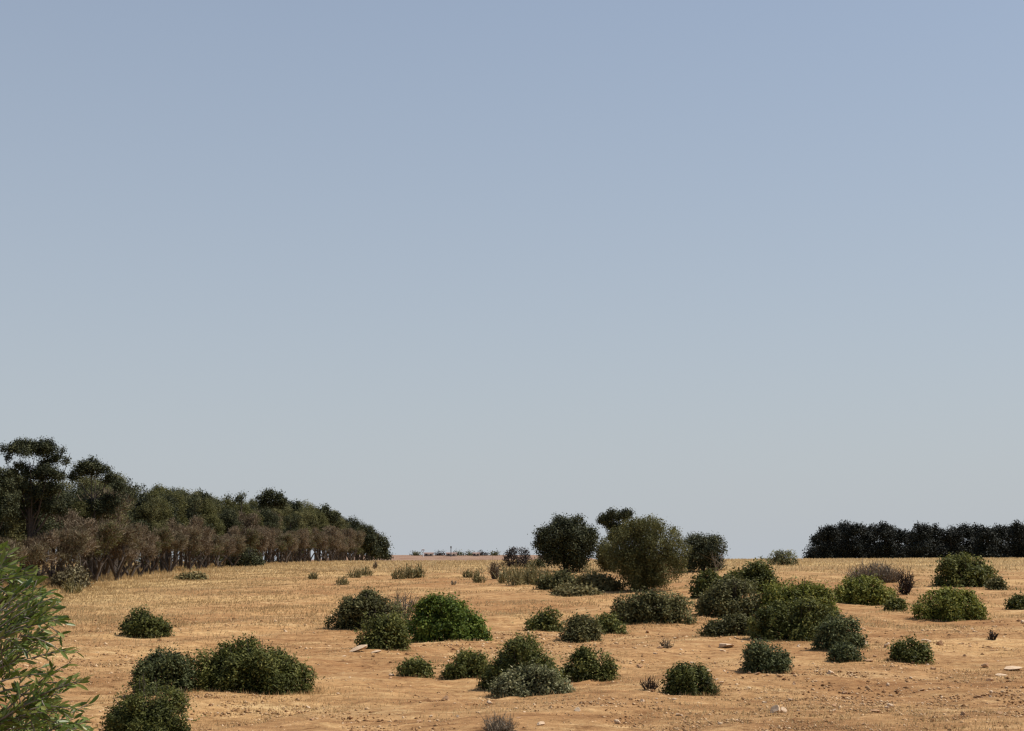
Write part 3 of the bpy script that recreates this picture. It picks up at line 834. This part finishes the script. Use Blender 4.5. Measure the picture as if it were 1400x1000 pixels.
def farmhouse(px, wpx, hpx, label):
    D_ = 1120.0
    x = above(px, 766, D_)[0]; z = float(ground(x, D_)); wd = wpx * D_ / F; dp = 8.0
    h = max(3.0, above(px, 766 - hpx, D_)[1] - z)
    o = empty('farm_building', (x, D_, z), label, 'building')
    hw = h * .72
    v, f = boxm(-wd / 2, wd / 2, 0, dp, -.3, hw)
    link('wall', np_mesh('wall', v, f, 4), o, M['wallm'])
    v = np.array([(-wd / 2 - .4, -.5, hw), (wd / 2 + .4, -.5, hw), (wd / 2 + .4, dp + .5, hw), (-wd / 2 - .4, dp + .5, hw), (-wd / 2 - .4, dp / 2, h), (wd / 2 + .4, dp / 2, h)])
    me = bpy.data.meshes.new('roof'); me.from_pydata(v.tolist(), [], [(0, 1, 5, 4), (2, 3, 4, 5), (0, 4, 3), (1, 2, 5), (0, 3, 2, 1)]); me.update()
    link('roof', me, o, M['roof'])
    nwin = max(2, int(wd / 5))
    v, f = boxm(-.6, .6, -.06, .05, 0, 1.3); wm = np_mesh('window', v, f, 4)
    for q in range(nwin):
        wo = link('window', wm, o, M['glassm']); wo.location = (-wd / 2 + wd * (q + .5) / nwin, 0, hw * .35)


farmhouse(586, 12, 6, 'low far farm building with a reddish roof between the first two far trees')
farmhouse(617, 14, 5, 'low far farm building with a reddish roof behind the dark mast')
farmhouse(651, 9, 5, 'small far farm building with a reddish roof between two far trees')


def mast(px, row_top, label, mat, head, wid):
    D_ = 1100.0
    x = above(px, 766, D_)[0]; z = float(ground(x, D_)); h = above(px, row_top, D_)[1] - z
    o = empty('mast', (x, D_, z), label, 'mast')
    tb = Tubes(); tb.add([(0, 0, -.3), (0, 0, h * .5), (0, 0, h)], [wid, wid * .8, wid * .6], 8)
    link('pole', tb.mesh('pole'), o, M[mat])
    tb = Tubes()
    if head: tb.add([(-1.4, 0, h * .88), (1.4, 0, h * .88)], [.35, .35], 6); tb.add([(-1.0, 0, h * .97), (1.0, 0, h * .97)], [.3, .3], 6)
    else: tb.add([(0, 0, h * .80), (0, 0, h)], [wid * 1.4, wid * 1.4], 8)
    link('antenna', tb.mesh('antenna'), o, M[mat])


mast(578.5, 751, 'thin pale far mast with crosspieces near the end of the wood', 'palemetal', True, .45)
mast(616.5, 747, 'thin dark far mast on the skyline above the low buildings', 'metal', False, .42)

# ------------------------------------------------------------------ stones
def stone_mesh(seed, flat=.55):
    import bmesh
    rng = np.random.default_rng(seed)
    bm = bmesh.new(); bmesh.ops.create_icosphere(bm, subdivisions=2, radius=.5)
    V = np.array([v.co[:] for v in bm.verts])
    for q in range(11):      # chip flat faces off the lump
        n = unit(rng.normal(size=3)); d = rng.uniform(.17, .38)
        e = V @ n - d; V = V - np.where(e > 0, e, 0)[:, None] * n
    V += rng.normal(size=V.shape) * .012
    V /= np.abs(V).max(0) * 2; V *= [1, rng.uniform(.7, 1), flat]
    for v, c in zip(bm.verts, V): v.co = c
    me = bpy.data.meshes.new('stone'); bm.to_mesh(me); bm.free()
    return me


def with_mat(me, m):
    c = me.copy(); c.materials.clear(); c.materials.append(M[m]); return c


SH = [stone_mesh(900 + k, f) for k, f in enumerate([.5, .6, .4, .7, .55, .3])]
ST = {m: [with_mat(s, m) for s in SH] for m in ('stone', 'redstone', 'whitestone')}


def stone(px, row, wpx, m, k, label, group=None, zs=1.0, rz=None, sink=.12):
    x, y = hit(px, row); s = wpx * y / F
    z = float(ground(x, y))
    o = link('stone', ST[m][k], None)
    o.location = (x, y, z + s * .16 * zs); o.scale = (s, s * .9, s * zs)
    r = np.random.default_rng(int(px * 3 + row))
    o.rotation_euler = (r.normal() * .12, r.normal() * .12, r.uniform(0, 6.28) if rz is None else rz)
    return tag(o, label, 'stone', group)


stone(490, 891, 26, 'stone', 5, 'flat pale slab of stone in front of the dark upright bush', rz=0, zs=.9)
stone(514, 893, 15, 'stone', 5, 'smaller flat pale slab lying right of the bigger one', rz=0, zs=.7)
stone(992, 886, 25, 'stone', 2, 'flat orange-brown stone with a dark underside below the large thicket', rz=0, zs=.7)
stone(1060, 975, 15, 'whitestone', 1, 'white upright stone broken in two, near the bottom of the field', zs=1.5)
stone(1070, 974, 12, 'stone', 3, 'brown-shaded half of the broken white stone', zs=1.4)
stone(1384, 918, 28, 'stone', 5, 'largest pale flat rock at the right edge of the field', rz=.1, zs=.8)
stone(1368, 925, 18, 'stone', 5, 'thin pale slab lying below the largest flat rock', rz=.1, zs=.6)
stone(790, 974, 12, 'whitestone', 3, 'pale angular stone with a red-brown side below the pyramid bush', zs=1.3)
stone(610, 957, 12, 'redstone', 3, 'red-brown lump of stone downhill of the dark leaning bush', zs=1.2)
stone(740, 992, 12, 'stone', 1, 'pale stone beside the dead purplish tuft', zs=1.0)
stone(1267, 878, 13, 'whitestone', 5, 'small white flat stone beside the bush with the pale stem')
stone(1286, 882, 12, 'redstone', 3, 'red-brown lump right of the small white flat stone', zs=1.3)
stone(1316, 979, 10, 'redstone', 1, 'dark red-brown lump among pale chips low on the right', zs=1.3)
stone(1275, 917, 16, 'redstone', 0, 'red-brown stone at the foot of the bush with the pale stem')
stone(1398, 852, 9, 'whitestone', 1, 'white stone at the far right edge below the little dark bush')
stone(1158, 903, 8, 'whitestone', 1, 'white pebble under the tiny bush below the large thicket')
rs = np.random.default_rng(11)
made = 0
while made < 230:
    px = rs.uniform(250, 1400) if rs.random() < .6 else rs.uniform(860, 1400)
    row = 850 + 150 * rs.random() ** .75
    wv = float(np.clip(rs.lognormal(1.7, .42), 3, 13)) * (1 if row > 880 else .8)
    m = rs.choice(['stone', 'redstone', 'whitestone'], p=[.48, .46, .06])
    stone(px, row, wv, m, int(rs.integers(6)), {'stone': 'small pale brown stone loose on the bare soil', 'redstone': 'small red-brown stone loose on the bare soil', 'whitestone': 'small whitish stone loose on the bare soil'}[m],
          {'stone': 'pale brown stones strewn over the field', 'redstone': 'red-brown stones strewn over the field', 'whitestone': 'whitish stones strewn over the field'}[m], zs=rs.uniform(.7, 1.3))
    made += 1


# gravel and clods nobody could count
def scatter_clods(n, seed):
    rng = np.random.default_rng(seed)
    # depth distribution roughly even in the picture
    rowv = 845 + 175 * rng.random(n) ** .8
    d = np.interp(rowv, [r for r, _ in _rows][::-1], [d for _, d in _rows][::-1])
    d = d * rng.uniform(.93, 1.07, n)
    x = (rng.uniform(-60, 1460, n) - 700) / F * d
    pat = np.sin(x * .45 + 2 * np.sin(d * .19)) + np.sin(d * .33 - x * .21 + 1) + .7 * np.sin(x * 1.3 + d * .9)
    kp = rng.random(n) < np.clip(.28 + .45 * pat, .06, 1)
    x = x[kp]; d = d[kp]; n = len(x)
    s = d / 1406 * np.clip(rng.lognormal(.42, .5, n), .6, 5.0)
    ico = np.array([(1, 0, 0), (-1, 0, 0), (0, 1, 0), (0, -1, 0), (0, 0, .8), (0, 0, -.8)], float)
    F8 = np.array([(0, 2, 4), (2, 1, 4), (1, 3, 4), (3, 0, 4), (2, 0, 5), (1, 2, 5), (3, 1, 5), (0, 3, 5)])
    a = rng.uniform(0, 6.28, n); ca, sa = np.cos(a), np.sin(a)
    B = ico[None] * rng.uniform(.35, .75, (n, 6, 1)) * s[:, None, None]
    Vx = B[..., 0] * ca[:, None] - B[..., 1] * sa[:, None]; Vy = B[..., 0] * sa[:, None] + B[..., 1] * ca[:, None]
    z = ground(x, d)
    V = np.stack([Vx + x[:, None], Vy + d[:, None], B[..., 2] * .8 + z[:, None]], -1).reshape(-1, 3)
    Fc = (F8[None] + (np.arange(n) * 6)[:, None, None]).reshape(-1, 3)
    return np_mesh('gravel', V, Fc, 3, tint=np.repeat(rng.random(n), 8))


M['clod'] = foliage('soil_clods', (.15, .07, .03), (.36, .21, .10), (.60, .43, .26), rough=.9, trans=0, spec=.1)
gv = link('gravel', scatter_clods(60000, 3), None, M['clod'])
tag(gv, 'loose clods and chips of stone over the bare soil', 'gravel', kind='stuff')


# ------------------------------------------------------------------ dry grass
def blades(x, y, h, wd, lean, rng):
    n = len(x); z = ground(x, y)
    a = rng.uniform(0, 6.28, n); sx = np.cos(a) * wd * .5; sy = np.sin(a) * wd * .5
    tx = x + (lean + rng.normal(size=n) * .35) * h; ty = y + rng.normal(size=n) * .3 * h
    V = np.stack([np.stack([x - sx, y - sy, z - .01], -1), np.stack([x + sx, y + sy, z - .01], -1), np.stack([tx, ty, z + h], -1)], 1)
    return V.reshape(-1, 3)


def grass(name, label, pts, hfun, seed, tmean=.55, wpx=1.2, lean=.1):
    rng = np.random.default_rng(seed); x, y = pts
    h = hfun(x, y, rng); wd = wpx * np.maximum(y, 20) / 1406
    V = blades(x, y, h, wd, lean, rng)
    big = np.sin(x * .5 + np.sin(y * .21) * 2) * np.cos(y * .17 + x * .11) * .16
    T = np.clip(rng.normal(tmean, .17, len(x)) + big, 0, 1)
    o = link(name, np_mesh(name, V, np.arange(len(V)).reshape(-1, 3), 3, tint=T), None, M['straw'])
    return tag(o, label, 'grass', kind='stuff')


def band(n, y0, y1, a0, a1, seed, pw=1.0):
    rng = np.random.default_rng(seed)
    y = np.exp(rng.uniform(math.log(y0), math.log(y1), n)); x = rng.uniform(a0, a1, n) * y / F
    return x, y


def patchy(pts, thr, seed):
    x, y = pts; rng = np.random.default_rng(seed)
    v = np.sin(x * .7 + 1.7 * np.sin(y * .23)) + np.sin(y * .55 + x * .33 + 2) + .8 * np.sin(x * 1.9 - y * .8) + rng.normal(size=len(x)) * .5
    k = v > thr
    return x[k], y[k]


# tall golden grass by the wood
x, y = band(150000, 24, 175, -900, -60, 21)
r_ = np.random.default_rng(1)
k = (x > -34) & (x + r_.normal(size=len(x)) * 3.0 < -9.5 - 4 * np.sin(y * .07)) & (r_.random(len(x)) < ss(22, 62, y + r_.normal(size=len(x)) * 6)) & (r_.random(len(x)) < .35 + .65 * ss(-12, -26, x))
grass('dry_grass', 'golden dry grass on the slope below the wood', (x[k], y[k]), lambda x, y, r: r.uniform(.04, .15, len(x)) * (1 + 1.6 * ss(-21, -28, x)), 22, .6, .85)
# pale strip along the crest
grass('dry_grass', 'pale straw grass along the crest of the field', band(45000, 118, 235, -760, 760, 23), lambda x, y, r: r.uniform(.10, .3, len(x)), 24, .78, 1.1)
# thin stubble on the open field
grass('dry_grass', 'thin patchy stubble over the middle of the field', patchy(band(90000, 48, 125, -760, 760, 25), .2, 2), lambda x, y, r: r.uniform(.04, .14, len(x)), 26, .5, 1.0)
grass('dry_grass', 'sparse short stubble over the near soil', patchy(band(90000, 17, 55, -760, 760, 27), .35, 4), lambda x, y, r: r.uniform(.015, .06, len(x)), 28, .55, .8)

# dry grass and fallen leaves round the feet of the bushes
rf = np.random.default_rng(31); fx = []; fy = []
for (a, b, wd_, dp_) in FEET:
    if b > 120: continue
    n = int(90 + 700 * wd_ * 1406 / b / 100)
    th = rf.uniform(0, 6.28, n); rr = .96 + np.abs(rf.normal(size=n)) * .16
    lob = rf.random() * 6.28
    k = rf.random(n) < .35 + .65 * np.cos(th * 1.5 + lob) ** 2
    fx.append((a + np.cos(th) * rr * wd_ * .5)[k]); fy.append((b + np.sin(th) * rr * dp_ * .5)[k])
grass('dry_grass', 'dry grass and litter round the feet of the bushes', (np.concatenate(fx), np.concatenate(fy)), lambda x, y, r: r.uniform(.02, .14, len(x)) ** 1.2, 32, .38, 1.0)

# ------------------------------------------------------------------ the near olive branches
def near_olive():
    rng = np.random.default_rng(9)
    y0 = 5.0
    bx, by = -2.75, 5.1
    bz = float(ground(bx, by))
    root = empty('olive_shrub', (bx, by, bz), 'near olive branches with narrow grey-green leaves reaching in from the corner', 'shrub')
    org = np.array([bx, by, bz])
    tb = Tubes()
    fork = np.array([bx + .1, by, 1.05])
    tb.add(np.array([(bx, by, bz - .1), (bx + .02, by + .02, .6), (bx + .06, by, .85), fork]) - org, [.075, .06, .052, .045], 8)
    LP = []; LD = []; LU = []

    def twig(s, e, r, dens=1.0):
        s = np.array(s, float); e = np.array(e, float); L = np.linalg.norm(e - s)
        u = np.linspace(0, 1, 8)[:, None]
        sag = np.array([rng.normal() * .04, rng.normal() * .05, .07]) * L
        pts = s + (e - s) * u + np.sin(u * math.pi) * sag
        tb.add(pts - org, np.linspace(r, .0013, 8), 5)
        n = int(L / .0135 * dens)
        for q in range(n):
            t = (q + rng.random() * .6) / n
            if t < .12: continue
            p = np.array([np.interp(t, u[:, 0], pts[:, c]) for c in range(3)])
            d = np.array([np.interp(min(1, t + .05), u[:, 0], pts[:, c]) - np.interp(max(0, t - .05), u[:, 0], pts[:, c]) for c in range(3)])
            d = d / (np.linalg.norm(d) + 1e-9)
            sd = unit(np.cross(d, rng.normal(size=3)))
            LP.append(p); LD.append(unit(d * rng.uniform(.7, 1.3) + sd * rng.uniform(.35, .85))); LU.append(unit(rng.normal(size=3) + [0, 0, .8]))

    def edge_px(row):
        return np.interp(row, [735, 760, 800, 850, 885, 905, 950, 1000, 1040], [0, 22, 68, 92, 96, 116, 110, 126, 124])
    # boughs
    boughs = []
    for (px, row, yy_) in [(-60, 820, 5.0), (-50, 900, 4.7), (-40, 960, 5.2), (-30, 1010, 4.8), (-90, 760, 5.3), (0, 1060, 5.1), (-40, 860, 5.4)]:
        X_, Z_ = above(px, row, yy_); e = np.array([X_, yy_, Z_])
        u = np.linspace(0, 1, 9)[:, None]
        pts = fork + (e - fork) * u + np.sin(u * math.pi) * np.array([0, 0, -.12])
        tb.add(pts - org, np.linspace(.028, .006, 9), 6)
        boughs.append(pts)
    for q in range(112):
        row = rng.uniform(742, 1035); px = edge_px(row) * rng.uniform(.45, 1.0) if rng.random() < .72 else rng.uniform(-70, 20)
        if q < 22: px = edge_px(row) * rng.uniform(.88, 1.03)
        yy_ = 5.0 + rng.uniform(-.35, .5)
        X_, Z_ = above(px, row, yy_); e = np.array([X_, yy_, Z_])
        # start: nearest bough point to lower left of the tip
        cand = np.vstack(boughs); want = e - np.array([.30, 0, .17])
        s = cand[np.argmin(np.linalg.norm(cand - want, axis=1) + .3 * (cand[:, 0] > e[0] - .08))]
        twig(s, e, .004, .8)
        # side twig
        m_ = s + (e - s) * rng.uniform(.35, .7); L = np.linalg.norm(e - s)
        twig(m_, m_ + unit(e - s + rng.normal(size=3) * .35) * L * .42, .0025, 1)
    link('branch', tb.mesh('branch'), root, M['greybark'])
    # one leaf: folded along the midrib, pointed, 8 faces
    def leafm(k, bend):
        t = np.array([0, .25, .55, .8, 1.0]); wv = np.array([.0, .11, .135, .09, 0])
        V = [];
        for a, b in zip(t, wv):
            zc = -bend * a * a
            V += [(a, -b, zc + b * .35), (a, 0, zc), (a, b, zc + b * .35)]
        f = []
        for i_ in range(4):
            o_ = i_ * 3
            f += [(o_, o_ + 1, o_ + 4, o_ + 3), (o_ + 1, o_ + 2, o_ + 5, o_ + 4)]
        return np.array(V), np.array(f)
    LPa = np.array(LP); LDa = unit(np.array(LD)); LUa = np.array(LU)
    Sd = unit(np.cross(LUa, LDa)); Up = np.cross(LDa, Sd)
    # which show in the frame
    px_ = 700 + LPa[:, 0] / LPa[:, 1] * F
    rowa = 500 + F * np.tan(PITCH + np.arctan((CAM_H - LPa[:, 2]) / LPa[:, 1]) * 1.0)
    vis = (px_ > 0) & (rowa < 1000)
    order = np.argsort(np.where(vis, LPa[:, 1], 99))
    single = order[:300]
    rest = order[300:]
    vars_ = []
    for v_, bend in enumerate([.02, .10, -.05, .16]):
        for tn in (.3, .5, .75):
            V, f = leafm(0, bend)
            me = np_mesh('leaf', V, f, 4, tint=np.full(len(f), tn), smooth=True); me.materials.append(M['olive']); vars_.append(me)
    for i_ in single:
        L = rng.uniform(.034, .052)
        o = link('leaf', vars_[rng.integers(12)], root)
        mt = Matrix(((LDa[i_][0], Sd[i_][0], Up[i_][0]), (LDa[i_][1], Sd[i_][1], Up[i_][1]), (LDa[i_][2], Sd[i_][2], Up[i_][2]))).to_4x4()
        o.matrix_local = Matrix.Translation(Vector(LPa[i_] - org)) @ mt @ Matrix.Diagonal((L, L, L, 1))
    V0, f0 = leafm(0, .06); n = len(rest)
    L = rng.uniform(.034, .052, n)[:, None, None]
    VV = LPa[rest][:, None] - org + L * (V0[None, :, 0:1] * LDa[rest][:, None] + V0[None, :, 1:2] * Sd[rest][:, None] + V0[None, :, 2:3] * Up[rest][:, None])
    FF = (f0[None] + (np.arange(n) * len(V0))[:, None, None]).reshape(-1, 4)
    o = link('foliage', np_mesh('foliage', VV.reshape(-1, 3), FF, 4, tint=np.repeat(np.clip(rng.normal(.5, .2, n), 0, 1), len(f0)), smooth=True), root, M['olive'])
    o['kind'] = 'stuff'
    print('olive leaves', len(LPa), 'visible', int(vis.sum()))


near_olive()
